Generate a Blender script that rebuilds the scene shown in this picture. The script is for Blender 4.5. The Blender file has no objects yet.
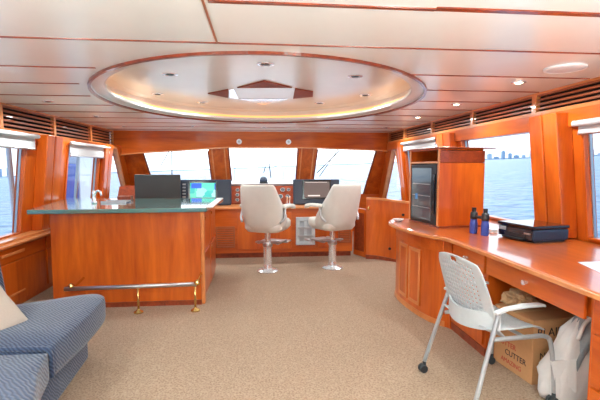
import bpy, bmesh, math, random
from mathutils import Vector, Matrix, Euler, noise
random.seed(7)
PI = math.pi
S = bpy.context.scene
C = S.collection
ORG = {}

# ------------------------------------------------------------------ materials
def newmat(name):
    m = bpy.data.materials.new(name); m.use_nodes = True
    nt = m.node_tree; b = nt.nodes['Principled BSDF']
    return m, nt, b
def simple(name, col, rough=.5, metal=0, coat=0, spec=.5, bump=0, bscale=50, sub=0):
    m, nt, b = newmat(name)
    b.inputs['Base Color'].default_value = (*col, 1)
    b.inputs['Roughness'].default_value = rough
    b.inputs['Metallic'].default_value = metal
    b.inputs['Coat Weight'].default_value = coat
    b.inputs['Coat Roughness'].default_value = .08
    b.inputs['Specular IOR Level'].default_value = spec
    tc = nt.nodes.new('ShaderNodeTexCoord')
    n = nt.nodes.new('ShaderNodeTexNoise'); n.inputs['Scale'].default_value = bscale; n.inputs['Detail'].default_value = 3
    nt.links.new(tc.outputs['Object'], n.inputs['Vector'])
    mx = nt.nodes.new('ShaderNodeMix'); mx.data_type = 'RGBA'
    mx.inputs[6].default_value = (*[c*.93 for c in col], 1); mx.inputs[7].default_value = (*[min(1, c*1.05) for c in col], 1)
    nt.links.new(n.outputs['Fac'], mx.inputs[0]); nt.links.new(mx.outputs[2], b.inputs['Base Color'])
    if bump:
        bp = nt.nodes.new('ShaderNodeBump'); bp.inputs['Strength'].default_value = bump; bp.inputs['Distance'].default_value = .01
        nt.links.new(n.outputs['Fac'], bp.inputs['Height']); nt.links.new(bp.outputs['Normal'], b.inputs['Normal'])
    return m
def wood(name, scale, c0=(.40,.050,.002), c1=(.70,.145,.010), coat=.35, rough=.3):
    m, nt, b = newmat(name)
    tc = nt.nodes.new('ShaderNodeTexCoord'); mp = nt.nodes.new('ShaderNodeMapping'); mp.inputs['Scale'].default_value = scale
    nt.links.new(tc.outputs['Object'], mp.inputs['Vector'])
    n = nt.nodes.new('ShaderNodeTexNoise'); n.inputs['Scale'].default_value = 1; n.inputs['Detail'].default_value = 5; n.inputs['Roughness'].default_value = .6; n.inputs['Distortion'].default_value = .6
    n2 = nt.nodes.new('ShaderNodeTexNoise'); n2.inputs['Scale'].default_value = 5; n2.inputs['Detail'].default_value = 4
    nt.links.new(mp.outputs['Vector'], n.inputs['Vector']); nt.links.new(mp.outputs['Vector'], n2.inputs['Vector'])
    ad = nt.nodes.new('ShaderNodeMath'); ad.operation = 'MULTIPLY_ADD'; ad.inputs[1].default_value = .35
    nt.links.new(n2.outputs['Fac'], ad.inputs[0]); nt.links.new(n.outputs['Fac'], ad.inputs[2])
    r = nt.nodes.new('ShaderNodeValToRGB'); e = r.color_ramp.elements
    e[0].position = .42; e[0].color = (*c0, 1); e[1].position = .9; e[1].color = (*c1, 1)
    nt.links.new(ad.outputs[0], r.inputs['Fac']); nt.links.new(r.outputs['Color'], b.inputs['Base Color'])
    b.inputs['Roughness'].default_value = rough; b.inputs['Coat Weight'].default_value = coat; b.inputs['Coat Roughness'].default_value = .06
    return m
W_V = wood('cherry_vertical', (6, 6, .7))
W_Y = wood('cherry_lengthwise', (6, .7, 6))
W_X = wood('cherry_crosswise', (.7, 6, 6))
W_TOP = wood('cherry_desktop', (6, .7, 6), (.36, .058, .009), (.58, .135, .022), coat=.7)
W_D = wood('dark_burl_wood', (14, 14, 14), (.13, .017, .006), (.34, .055, .014), coat=.6)
W_L = wood('light_edge_wood', (3, 3, 3), (.55, .17, .045), (.78, .30, .10), coat=.4)
W_SL = wood('slat_wood', (5, .7, 5), (.30, .075, .022), (.46, .13, .045), coat=.2, rough=.4)
def carpet():
    m, nt, b = newmat('beige_carpet')
    tc = nt.nodes.new('ShaderNodeTexCoord')
    n = nt.nodes.new('ShaderNodeTexNoise'); n.inputs['Scale'].default_value = 90; n.inputs['Detail'].default_value = 2
    v = nt.nodes.new('ShaderNodeTexVoronoi'); v.inputs['Scale'].default_value = 75
    nt.links.new(tc.outputs['Object'], n.inputs['Vector']); nt.links.new(tc.outputs['Object'], v.inputs['Vector'])
    a = nt.nodes.new('ShaderNodeMath'); a.operation = 'MULTIPLY_ADD'; a.inputs[1].default_value = .5
    nt.links.new(v.outputs['Distance'], a.inputs[0]); nt.links.new(n.outputs['Fac'], a.inputs[2])
    r = nt.nodes.new('ShaderNodeValToRGB'); e = r.color_ramp.elements
    e[0].position = .35; e[0].color = (.23, .148, .098, 1); e[1].position = 1.05; e[1].color = (.44, .318, .235, 1)
    nt.links.new(a.outputs[0], r.inputs['Fac']); nt.links.new(r.outputs['Color'], b.inputs['Base Color'])
    bp = nt.nodes.new('ShaderNodeBump'); bp.inputs['Strength'].default_value = .5; bp.inputs['Distance'].default_value = .01
    nt.links.new(a.outputs[0], bp.inputs['Height']); nt.links.new(bp.outputs['Normal'], b.inputs['Normal'])
    b.inputs['Roughness'].default_value = .95; b.inputs['Specular IOR Level'].default_value = .1
    return m
CARPET = carpet()
def sofafab(name, ca, cb, sc=60):
    m, nt, b = newmat(name)
    tc = nt.nodes.new('ShaderNodeTexCoord')
    w = nt.nodes.new('ShaderNodeTexWave'); w.inputs['Scale'].default_value = sc/6; w.inputs['Distortion'].default_value = 5; w.inputs['Detail'].default_value = 1; w.inputs['Detail Scale'].default_value = .6
    w.bands_direction = 'DIAGONAL'
    nt.links.new(tc.outputs['Object'], w.inputs['Vector'])
    mx = nt.nodes.new('ShaderNodeMix'); mx.data_type = 'RGBA'; mx.inputs[6].default_value = (*ca, 1); mx.inputs[7].default_value = (*cb, 1)
    nt.links.new(w.outputs['Fac'], mx.inputs[0]); nt.links.new(mx.outputs[2], b.inputs['Base Color'])
    bp = nt.nodes.new('ShaderNodeBump'); bp.inputs['Strength'].default_value = .4; bp.inputs['Distance'].default_value = .008
    nt.links.new(w.outputs['Fac'], bp.inputs['Height']); nt.links.new(bp.outputs['Normal'], b.inputs['Normal'])
    b.inputs['Roughness'].default_value = .85; b.inputs['Sheen Weight'].default_value = .3
    return m
BLUE = sofafab('blue_ripple_fabric', (.012, .024, .070), (.048, .078, .155), 150)
CREAMP = simple('ceiling_panel', (.83, .81, .78), .24, bscale=3)
PIL = simple('beige_linen', (.50, .42, .36), .9, bump=.3, bscale=120)
VINYL = simple('cream_vinyl', (.70, .68, .64), .45, bump=.15, bscale=12)
CHROME = simple('chrome', (.85, .88, .92), .25, .75)
STEEL = simple('brushed_steel', (.55, .57, .60), .35, 1)
BRASS = simple('brass', (.72, .50, .18), .22, 1)
GREYP = simple('pale_grey_plastic', (.56, .61, .65), .4)
GREYT = simple('silver_painted_tube', (.42, .44, .47), .3, .3)
BLACK = simple('black_plastic', (.012, .013, .016), .35)
BLACKG = simple('black_gloss', (.008, .008, .012), .12, coat=.5)
NAVY = simple('dark_blue_casing', (.018, .032, .065), .35)
DARK = simple('dark_gap', (.02, .012, .01), .8)
RUBB = simple('rubber_castor', (.03, .035, .04), .6)
WHITE = simple('white_paint', (.86, .87, .88), .35)
BLIND = simple('white_blind_fabric', (.58, .58, .60), .7)
GELC = simple('white_gelcoat', (.86, .87, .88), .25)
TOTE = simple('white_canvas', (.80, .80, .80), .85, bump=.3, bscale=25)
DENIM = simple('grey_denim', (.33, .38, .42), .85, bump=.3, bscale=60)
CARD = simple('brown_cardboard', (.52, .27, .12), .75)
KRAFT = simple('crumpled_kraft_paper', (.55, .33, .17), .7, bump=.6, bscale=20)
PAPER = simple('pale_blue_paper', (.72, .76, .90), .5)
REDI = simple('red_ink', (.45, .05, .03), .7)
BLKI = simple('black_ink', (.03, .02, .02), .7)
BINO = simple('blue_rubber', (.03, .06, .32), .4)
BLUEF = simple('blue_cover', (.03, .08, .42), .6)
GREYPANEL = simple('grey_metal_panel', (.48, .52, .56), .35, .3)
LAMPOFF = simple('dark_lens', (.08, .08, .09), .3)
BULKH = simple('white_speaker_cone', (.7, .7, .72), .4)
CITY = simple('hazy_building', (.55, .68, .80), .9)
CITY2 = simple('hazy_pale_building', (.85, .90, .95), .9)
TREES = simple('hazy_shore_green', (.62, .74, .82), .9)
def emis(name, col, st):
    m, nt, b = newmat(name)
    b.inputs['Base Color'].default_value = (*col, 1); b.inputs['Emission Color'].default_value = (*col, 1); b.inputs['Emission Strength'].default_value = st
    return m
LED = emis('warm_led', (1, .45, .15), 1.0)
LAMP = emis('warm_lamp', (1, .82, .55), 6)
def glass(name, tint=(1, 1, 1), fr=1.35):
    m = bpy.data.materials.new(name); m.use_nodes = True; nt = m.node_tree; nt.nodes.clear()
    o = nt.nodes.new('ShaderNodeOutputMaterial'); t = nt.nodes.new('ShaderNodeBsdfTransparent'); t.inputs[0].default_value = (*tint, 1)
    g = nt.nodes.new('ShaderNodeBsdfGlossy'); g.inputs['Roughness'].default_value = .02
    lw = nt.nodes.new('ShaderNodeLayerWeight'); lw.inputs[0].default_value = .5
    f0 = nt.nodes.new('ShaderNodeMath'); f0.operation = 'POWER'; f0.inputs[1].default_value = 5; nt.links.new(lw.outputs['Facing'], f0.inputs[0])
    f = nt.nodes.new('ShaderNodeMath'); f.operation = 'MULTIPLY_ADD'; f.inputs[1].default_value = .45; f.inputs[2].default_value = .02; nt.links.new(f0.outputs[0], f.inputs[0])
    mx = nt.nodes.new('ShaderNodeMixShader')
    nt.links.new(f.outputs[0], mx.inputs[0]); nt.links.new(t.outputs[0], mx.inputs[1]); nt.links.new(g.outputs[0], mx.inputs[2]); nt.links.new(mx.outputs[0], o.inputs[0])
    return m
GLASS = glass('window_glass', (.97, .99, 1))
GTINT = simple('green_glass_top', (.13, .27, .24), .06, coat=1, spec=.9)
GEDGE = simple('green_glass_edge', (.05, .14, .11), .2)
FRG = simple('fridge_glass', (.07, .10, .13), .07, coat=1)
def chart():
    m, nt, b = newmat('chart_screen')
    tc = nt.nodes.new('ShaderNodeTexCoord'); v = nt.nodes.new('ShaderNodeTexVoronoi'); v.inputs['Scale'].default_value = 7; v.distance = 'CHEBYCHEV'
    nt.links.new(tc.outputs['Object'], v.inputs['Vector'])
    s = nt.nodes.new('ShaderNodeSeparateColor'); nt.links.new(v.outputs['Color'], s.inputs[0])
    r = nt.nodes.new('ShaderNodeValToRGB'); r.color_ramp.interpolation = 'CONSTANT'
    e = r.color_ramp.elements; e[0].color = (.02, .42, .40, 1); e[1].position = .75; e[1].color = (.03, .10, .55, 1)
    k = e.new(.3); k.color = (.08, .55, .45, 1); k = e.new(.55); k.color = (.25, .62, .62, 1)
    nt.links.new(s.outputs[0], r.inputs['Fac']); nt.links.new(r.outputs['Color'], b.inputs['Emission Color']); nt.links.new(r.outputs['Color'], b.inputs['Base Color'])
    b.inputs['Emission Strength'].default_value = .7; b.inputs['Roughness'].default_value = .2
    return m
CHART = chart()
SCR2 = emis('dim_screen', (.10, .075, .07), .6)
SCRL = emis('screen_text_bar', (.55, .5, .48), .8)
SCRB = emis('screen_blue', (.03, .10, .55), .9)
def seamat():
    m, nt, b = newmat('sea_water')
    b.inputs['Base Color'].default_value = (.10, .24, .42, 1); b.inputs['Specular IOR Level'].default_value = .22; b.inputs['Roughness'].default_value = .3; b.inputs['IOR'].default_value = 1.33
    tc = nt.nodes.new('ShaderNodeTexCoord'); mp = nt.nodes.new('ShaderNodeMapping'); mp.inputs['Scale'].default_value = (.35, .35, 1)
    n = nt.nodes.new('ShaderNodeTexNoise'); n.inputs['Scale'].default_value = 1; n.inputs['Detail'].default_value = 4; n.inputs['Roughness'].default_value = .6
    nt.links.new(tc.outputs['Object'], mp.inputs[0]); nt.links.new(mp.outputs[0], n.inputs['Vector'])
    bp = nt.nodes.new('ShaderNodeBump'); bp.inputs['Strength'].default_value = .8; bp.inputs['Distance'].default_value = 1.2
    rr = nt.nodes.new('ShaderNodeValToRGB'); ee = rr.color_ramp.elements; ee[0].position = .35; ee[0].color = (.05, .17, .30, 1); ee[1].position = .65; ee[1].color = (.20, .38, .52, 1)
    nt.links.new(n.outputs['Fac'], rr.inputs['Fac']); nt.links.new(rr.outputs['Color'], b.inputs['Base Color'])
    nt.links.new(n.outputs['Fac'], bp.inputs['Height']); nt.links.new(bp.outputs['Normal'], b.inputs['Normal'])
    return m
SEA = seamat()

# ------------------------------------------------------------------ mesh helpers
def nb(): return bmesh.new()
def hexa(bm, p):   # 8 points: bottom 0-3, top 4-7
    v = [bm.verts.new(q) for q in p]
    for f in ((3,2,1,0),(4,5,6,7),(0,1,5,4),(1,2,6,5),(2,3,7,6),(3,0,4,7)): bm.faces.new([v[i] for i in f])
def box(bm, x0, x1, y0, y1, z0, z1):
    hexa(bm, [(x0,y0,z0),(x1,y0,z0),(x1,y1,z0),(x0,y1,z0),(x0,y0,z1),(x1,y0,z1),(x1,y1,z1),(x0,y1,z1)]); return bm
def B(*a): return box(nb(), *a)
def obox(bm, c, h, rz=0, rx=0, ry=0):
    M = Matrix.Translation(c) @ Euler((rx, ry, rz)).to_matrix().to_4x4()
    sg = [(-1,-1,-1),(1,-1,-1),(1,1,-1),(-1,1,-1),(-1,-1,1),(1,-1,1),(1,1,1),(-1,1,1)]
    hexa(bm, [M @ Vector((s[0]*h[0], s[1]*h[1], s[2]*h[2])) for s in sg]); return bm
def loft(bm, loops, cap=True, closed=True):
    L = [[bm.verts.new(p) for p in l] for l in loops]; n = len(L[0])
    for a, b in zip(L, L[1:]):
        for i in range(n if closed else n-1):
            j = (i+1) % n; bm.faces.new([a[i], a[j], b[j], b[i]])
    if cap and closed:
        bm.faces.new(list(reversed(L[0]))); bm.faces.new(L[-1])
    return bm
def circ(c, ax, r, n=16):
    ax = Vector(ax).normalized(); u = ax.orthogonal().normalized(); w = ax.cross(u)
    return [Vector(c) + u*r*math.cos(2*PI*i/n) + w*r*math.sin(2*PI*i/n) for i in range(n)]
def cyl(bm, p0, p1, r0, r1=None, n=16):
    d = Vector(p1)-Vector(p0); return loft(bm, [circ(p0, d, r0, n), circ(p1, d, r0 if r1 is None else r1, n)])
def tube(bm, pts, r, n=10, closed=False):
    P = [Vector(p) for p in pts]; T = []
    m = len(P)
    for i in range(m):
        a = P[(i-1) % m] if (closed or i) else P[0]; b = P[(i+1) % m] if (closed or i < m-1) else P[-1]
        T.append((b-a).normalized())
    u = T[0].orthogonal().normalized(); loops = []
    for i in range(m):
        u = (u - T[i]*u.dot(T[i])).normalized(); w = T[i].cross(u)
        loops.append([P[i]+u*r*math.cos(2*PI*k/n)+w*r*math.sin(2*PI*k/n) for k in range(n)])
    if closed: loops.append(loops[0])
    return loft(bm, loops, cap=not closed)
def smoothpath(pts, k=5):
    P = [Vector(p) for p in pts]; out = []
    for i in range(len(P)-1):
        p0 = P[max(i-1,0)]; p1 = P[i]; p2 = P[i+1]; p3 = P[min(i+2,len(P)-1)]
        for j in range(k):
            t = j/k; out.append(.5*((2*p1)+(p2-p0)*t+(2*p0-5*p1+4*p2-p3)*t*t+(3*p1-p0-3*p2+p3)*t**3))
    out.append(P[-1]); return out
def lathe(bm, prof, c=(0,0,0), n=24):
    cx, cy, cz = c
    loops = [[(cx+max(r,1e-4)*math.cos(2*PI*i/n), cy+max(r,1e-4)*math.sin(2*PI*i/n), cz+z) for i in range(n)] for r, z in prof]
    return loft(bm, loops)
def prism(bm, poly, z0, z1):
    return loft(bm, [[(x,y,z0) for x,y in poly], [(x,y,z1) for x,y in poly]])
def base(o):
    while o: 
        if o.name in ORG: return ORG[o.name]
        o = o.parent
    return Vector((0,0,0))
def obj(name, bm, mat, parent=None, bev=0, smooth=False, loc=None, seg=2, sub=0, rec=True):
    if rec: bmesh.ops.recalc_face_normals(bm, faces=bm.faces)
    L = base(parent) if parent else Vector(loc or (0,0,0))
    for v in bm.verts: v.co -= L
    me = bpy.data.meshes.new(name); bm.to_mesh(me); bm.free()
    me.materials.append(mat)
    if smooth: me.polygons.foreach_set('use_smooth', [True]*len(me.polygons))
    o = bpy.data.objects.new(name, me); C.objects.link(o)
    if parent: o.parent = parent
    else: o.location = L; ORG[o.name] = L
    if bev:
        md = o.modifiers.new('bevel', 'BEVEL'); md.width = bev; md.segments = seg; md.limit_method = 'ANGLE'; md.angle_limit = .6
    if sub:
        md = o.modifiers.new('sub', 'SUBSURF'); md.levels = sub; md.render_levels = sub
    return o
def tag(o, label, cat, group=None):
    o['label'] = label; o['category'] = cat
    if group: o['group'] = group
    return o
def thing(name, label, cat, loc=(0,0,0), group=None):
    o = bpy.data.objects.new(name, None); C.objects.link(o); o.location = loc; o.empty_display_size = .1
    ORG[o.name] = Vector(loc); return tag(o, label, cat, group)
def struct(name, bm, mat, parent=None, **k):
    o = obj(name, bm, mat, parent, **k)
    if not parent: o['kind'] = 'structure'
    return o
def copytree(o, parent=None):
    c = o.copy(); C.objects.link(c); c.parent = parent
    for ch in list(o.children): copytree(ch, c)
    return c
def wx(z): return 2.60 + .11*(1.2-z)      # side walls lean outboard towards the floor
def lean(bm, s):
    for v in bm.verts: v.co.x = s*(v.co.x + wx(v.co.z))   # x given as offset from the leaning wall plane, + = outboard
    return bm
def arm(path, r, n=10): return tube(nb(), smoothpath(path), r, n)

# ------------------------------------------------------------------ setting
struct('floor', B(-2.75, 2.75, -3.2, 9.2, -.06, 0), CARPET)
CZ = 2.09
EC = (.045, 4.45); RX, RY = 1.56, 1.93
def ell(s, z, n=96): return [(EC[0]+RX*s*math.cos(2*PI*i/n), EC[1]+RY*s*math.sin(2*PI*i/n), z) for i in range(n)]
bm = nb()
X0, X1, Y0, Y1 = -2.75, 2.75, -3.2, 9.2
inner = [Vector(p) for p in ell(1, CZ)]
def outer_pt(p):
    d = Vector((p.x-EC[0], p.y-EC[1])); t = 1e9
    if d.x > 1e-9: t = min(t, (X1-EC[0])/d.x)
    if d.x < -1e-9: t = min(t, (X0-EC[0])/d.x)
    if d.y > 1e-9: t = min(t, (Y1-EC[1])/d.y)
    if d.y < -1e-9: t = min(t, (Y0-EC[1])/d.y)
    return Vector((EC[0]+d.x*t, EC[1]+d.y*t, CZ))
iv = [bm.verts.new(p) for p in inner]; ov = [bm.verts.new(outer_pt(p)) for p in inner]; n = 96
for i in range(n):
    j = (i+1) % n; a, b = ov[i].co, ov[j].co
    if abs(a.x-b.x) > 1e-4 and abs(a.y-b.y) > 1e-4:
        cx = X1 if a.x+b.x > 0 else X0; cy = Y1 if a.y+b.y > 2*EC[1] else Y0
        c = bm.verts.new((cx, cy, CZ)); bm.faces.new([iv[i], iv[j], ov[j], c, ov[i]])
    else: bm.faces.new([iv[i], iv[j], ov[j], ov[i]])
prof = [(.99, 2.10), (.935, 2.105), (.925, 2.112), (.925, 2.135), (.94, 2.14), (.99, 2.14), (.992, 2.24), (.93, 2.256), (.5, 2.256), (.001, 2.256)]
prev = iv
for s, z in prof:
    cur = [bm.verts.new(p) for p in ell(s, z)]
    for i in range(n): bm.faces.new([prev[i], prev[(i+1) % n], cur[(i+1) % n], cur[i]])
    prev = cur
ce = struct('ceiling', bm, CREAMP, rec=False)
struct('ceiling', B(-2.85, 2.85, -3.3, 9.3, 2.32, 2.36), WHITE)
def ring(s0, s1, z0, z1, n=96):
    return tube_ring([ell(s0, z0, n), ell(s1, z0, n), ell(s1, z1, n), ell(s0, z1, n), ell(s0, z0, n)])
def tube_ring(loops):
    return loft(nb(), loops, cap=False)
struct('trim_1', ring(.996, 1.009, 2.072, 2.095), W_D)
tag(obj('cove_light_strip', ring(.962, .972, 2.145, 2.172), LED, loc=(0, 4.45, 2.14)), 'warm glowing light strip hidden round the rim of the oval ceiling recess', 'cove light')
# ceiling seams
ti = 2
def seam(x0, x1, y, w=.006, z=2.084):
    global ti
    struct('trim_%d' % ti, B(x0, x1, y-w, y+w, z, 2.092), W_D); ti += 1
for y in (-1.8, -1.2, -.6, 0, .6, 1.2): seam(-2.66, 2.5, y)
seam(-.2, .75, 1.78, .012); seam(.75, 2.5, 1.77, .018)
seam(-2.66, 2.5, 2.36, .007)
for y in (3.02, 3.6, 4.2, 4.8, 5.4, 6.0):
    xr = RX*1.02*math.sqrt(max(0, 1-((y-EC[1])/(RY*1.02))**2))
    seam(-2.66, -xr, y, .007); seam(xr, 2.5, y, .007)
for y in (6.6, 7.2, 7.8): seam(-2.66, 2.5, y, .005)
struct('trim_%d' % ti, B(-.225, -.215, 1.2, 2.36, 2.084, 2.092), W_SL); ti += 1
# side walls
WR = [(-2.4,-.9,.84,1.80), (-.5,1.0,.84,1.80), (1.25,3.12,.84,1.80), (3.66,5.10,.84,1.80), (5.75,7.15,.84,1.80)]
WL = [(-2.4,-.9,.68,1.76), (-.5,1.0,.68,1.76), (1.9,3.3,.68,1.76), (3.45,4.93,.68,1.76), (5.92,7.08,.68,1.74)]
# triangular quarter lights handled in the wall mesh
def wall_with_tri(s, name, ops):
    bm = nb(); y = -3.2; T = 1.885 if s > 0 else 1.80
    for (a, b, z0, z1) in ops:
        box(bm, 0, .09, y, a, 0, T); box(bm, 0, .09, a, b, 0, z0); box(bm, 0, .09, a, b, z1, T); y = b
    ty0, ty1, ty2, z0, z1 = 7.42, 7.84, 8.85, .72, 1.78       # quad hole: rear edge 7.5, top to 7.8, bottom to 8.62
    box(bm, 0, .09, y, ty0, 0, T); box(bm, 0, .09, ty0, 9.1, 0, z0); box(bm, 0, .09, ty0, 9.1, z1, T)
    hexa(bm, [(0,ty0,z0),(.09,ty0,z0),(.09,ty0+.001,z0),(0,ty0+.001,z0),(0,ty0,z1),(.09,ty0,z1),(.09,7.66,z1),(0,7.66,z1)])
    hexa(bm, [(0,ty2,z0),(.09,ty2,z0),(.09,9.1,z0),(0,9.1,z0),(0,ty1,z1),(.09,ty1,z1),(.09,9.1,z1),(0,9.1,z1)])
    return struct(name, lean(bm, s), W_V)
wall_with_tri(1, 'wall_right', WR); wall_with_tri(-1, 'wall_left', WL)
for nm, sg, xx, zz in (('wall_right', 1, 2.62, 1.885), ('wall_left', -1, 2.76, 1.80)):
    struct(nm, box(nb(), *sorted((sg*xx, sg*(xx+.08))), -3.2, 9.1, zz, 2.09), W_V)
wi = 1
def window(s, y0, y1, z0, z1, mull=None, frame=W_V):
    global wi
    bm = nb(); f = .035
    for q in ((y0, y0+f, z0, z1), (y1-f, y1, z0, z1), (y0+f, y1-f, z0, z0+.02), (y0+f, y1-f, z1-f, z1)): box(bm, -.02, .05, *q)
    o = struct('window_%d' % wi, lean(bm, s), frame, bev=.004); wi += 1
    obj('pane', lean(B(.03, .036, y0+f, y1-f, z0+.02, z1-f), s), GLASS, o)
    bm = nb(); g = .012
    for q in ((y0+f, y0+f+g, z0+.02, z1-f), (y1-f-g, y1-f, z0+.02, z1-f)): box(bm, .022, .045, *q)
    if mull: box(bm, .015, .05, mull-.02, mull+.02, z0+.02, z1-f)
    obj('metal_frame', lean(bm, s), STEEL, o)
    return o
for q in WR: window(1, *q)
for i, q in enumerate(WL): window(-1, *q, mull=6.38 if i == 4 else None)
for s in (1, -1):
    P = [(7.42,.72),(8.85,.72),(7.84,1.78),(7.66,1.78)]
    def inset(k): 
        cy = sum(p[0] for p in P)/4; cz = sum(p[1] for p in P)/4
        return [(cy+(p[0]-cy)*k, cz+(p[1]-cz)*k) for p in P]
    a, b = P, inset(.93)
    bm = nb(); loft(bm, [[(-.015,y,z) for y,z in a], [(-.015,y,z) for y,z in b], [(.05,y,z) for y,z in b], [(.05,y,z) for y,z in a], [(-.015,y,z) for y,z in a]], cap=False)
    o = struct('window_%d' % wi, lean(bm, s), W_L); wi += 1
    obj('pane', lean(loft(nb(), [[(.03,y,z) for y,z in b], [(.036,y,z) for y,z in b]]), s), GLASS, o)
# exterior slanted stanchion seen through the near left window
tag(obj('deck_support_pole', tube(nb(), [(-3.0, 5.52, -.11), (-3.0, 5.37, 2.2)], .03), WHITE, loc=(-3.0, 5.52, -.11)), 'white slanted pole standing outside the nearest left window', 'pole')
# front wall : header, posts, sill
fy = lambda z: 8.2 + .92*(1.80-z)
def raked(bm, x0, x1, z0, z1, t=.1, xb0=None, xb1=None, y0=0):
    xb0 = x0 if xb0 is None else xb0; xb1 = x1 if xb1 is None else xb1
    hexa(bm, [(xb0,fy(z0)+y0,z0),(xb1,fy(z0)+y0,z0),(xb1,fy(z0)+t,z0),(xb0,fy(z0)+t,z0),(x0,fy(z1)+y0,z1),(x1,fy(z1)+y0,z1),(x1,fy(z1)+t,z1),(x0,fy(z1)+t,z1)])
bm = nb()
HX = [(-2.7, 1.64), (-2.22, 1.69), (-.96, 1.775), (-.60, 1.80), (.78, 1.80), (1.14, 1.795), (2.36, 1.755), (2.7, 1.72)]
for (xa, za), (xb, zb) in zip(HX, HX[1:]):
    hexa(bm, [(xa,8.16,za),(xb,8.16,zb),(xb,8.34,zb),(xa,8.34,za),(xa,8.10,2.09),(xb,8.10,2.09),(xb,8.34,2.09),(xa,8.34,2.09)])
struct('wall_front', bm, W_X)
bm = nb(); ZB = .80
for x0, x1, b0, b1 in ((-2.75, -2.22, -2.75, -2.17), (-.96, -.60, -.95, -.58), (.78, 1.14, .80, 1.12), (2.36, 2.75, 2.32, 2.75)):
    raked(bm, x0, x1, ZB, 1.82, xb0=b0, xb1=b1)
struct('wall_front', bm, W_V)
struct('wall_front', B(-2.75, 2.75, 9.08, 9.2, 0, ZB+.02), W_X)
bm = nb()
for x in (-.90, -.66, .84, 1.08): 
    raked(bm, x-.012, x+.012, .9, 1.79, t=0, y0=-.015)
struct('trim_%d' % ti, bm, W_L); ti += 1
# light strip of trim under the header
bm = nb()
for (xa, za), (xb, zb) in zip(HX, HX[1:]):
    hexa(bm, [(xa,8.13,za-.02),(xb,8.13,zb-.02),(xb,8.20,zb-.02),(xa,8.20,za-.02),(xa,8.13,za+.006),(xb,8.13,zb+.006),(xb,8.20,zb+.006),(xa,8.20,za+.006)])
struct('trim_%d' % ti, bm, W_L); ti += 1
for x0, x1, zt in ((-2.22, -.96, 1.73), (-.60, .78, 1.80), (1.14, 2.36, 1.77)):
    bm = nb(); xb0 = {-2.22:-2.17, -.60:-.58, 1.14:1.12}[x0]; xb1 = {-.96:-.95, .78:.80, 2.36:2.32}[x1]; f = .03
    raked(bm, x0, x0+f, ZB, zt, t=.07, xb0=xb0, xb1=xb0+f, y0=.02); raked(bm, x1-f, x1, ZB, zt, t=.07, xb0=xb1-f, xb1=xb1, y0=.02)
    raked(bm, xb0, xb1, ZB, ZB+.03, t=.07, y0=.02)
    o = struct('window_%d' % wi, bm, W_D); wi += 1
    bm = nb(); raked(bm, x0+f, x1-f, ZB+.03, zt+.03, t=.052, xb0=xb0+f, xb1=xb1-f, y0=.045); obj('pane', bm, GLASS, o)
# rear wall with glazed doors behind the camera
struct('wall_back', box(box(B(-2.75, -2.3, -3.2, -3.1, 0, 2.09), 2.3, 2.75, -3.2, -3.1, 0, 2.09), -2.3, 2.3, -3.2, -3.1, 2.0, 2.09), W_V)
for k, (a, b) in enumerate(((-2.3, -.77), (-.77, .77), (.77, 2.3))):
    bm = nb(); f = .06
    box(bm, a, a+f, -3.18, -3.13, 0, 2.0); box(bm, b-f, b, -3.18, -3.13, 0, 2.0); box(bm, a+f, b-f, -3.18, -3.13, 0, .08); box(bm, a+f, b-f, -3.18, -3.13, 1.94, 2.0)
    o = struct('door_%d' % (k+1), bm, W_V); obj('pane', B(a+f, b-f, -3.16, -3.154, .08, 1.94), GLASS, o)
# soffit beams and sills
struct('trim_%d' % ti, B(2.50, 2.62, -3.1, 8.1, 1.745, 1.885), W_Y, bev=.004); ti += 1
struct('trim_%d' % ti, B(-2.66, -2.56, -3.1, 8.1, 1.755, 1.80), W_Y, bev=.004); ti += 1
def grille(s, xf, y0, y1, z0, z1, ns, label):
    t = thing('air_grille', label, 'vent', (s*xf, (y0+y1)/2, z0))
    def bx(bm, d0, d1, *r): 
        a, b = sorted((s*(xf+d0), s*(xf+d1))); box(bm, a, b, *r)
    bm = nb()
    bx(bm, -.01, .03, y0, y1, z0, z0+.032); bx(bm, -.01, .03, y0, y1, z1-.018, z1-.001); bx(bm, -.01, .03, y0, y0+.03, z0+.032, z1-.018); bx(bm, -.01, .03, y1-.03, y1, z0+.032, z1-.018)
    obj('frame', bm, W_L, t)
    bm = nb(); zz = z0+.032; h = (z1-.018-zz)/ns
    for k in range(ns): bx(bm, .0, .028, y0+.03, y1-.03, zz+h*(k+.55), zz+h*(k+.98))
    obj('slats', bm, W_SL, t)
    bm = nb(); bx(bm, .06, .075, y0, y1, z0, z1-.001); obj('backing', bm, DARK, t)
rd = [8.1, 7.17, 6.0, 4.83, 3.69, 2.5]
rn = ['farthest of the right-hand row, beside the windshield', 'second from the windshield on the right side', 'above the fridge cabinet on the right', 'above the right window behind the fridge cabinet', 'nearest of the right-hand row in view']
for k in range(len(rd)-1):
    grille(1, 2.53, rd[k+1], rd[k], 1.885, 2.09, 4, 'slatted wooden air grille under the ceiling, ' + rn[k])
ld = [8.1, 7.07, 5.86, 4.7, 3.5]
ln = ['farthest of the left-hand row, by the windshield', 'above the sliding left window', 'above the paired posts on the left', 'nearest of the left-hand row, above the first window']
for k in range(len(ld)-1):
    grille(-1, 2.67, ld[k+1], ld[k], 1.80, 2.09, 5, 'slatted wooden air grille under the ceiling, ' + ln[k])
struct('trim_%d' % ti, B(-2.70, -2.50, -3.1, 8.1, .655, .68), W_L); ti += 1
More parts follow.
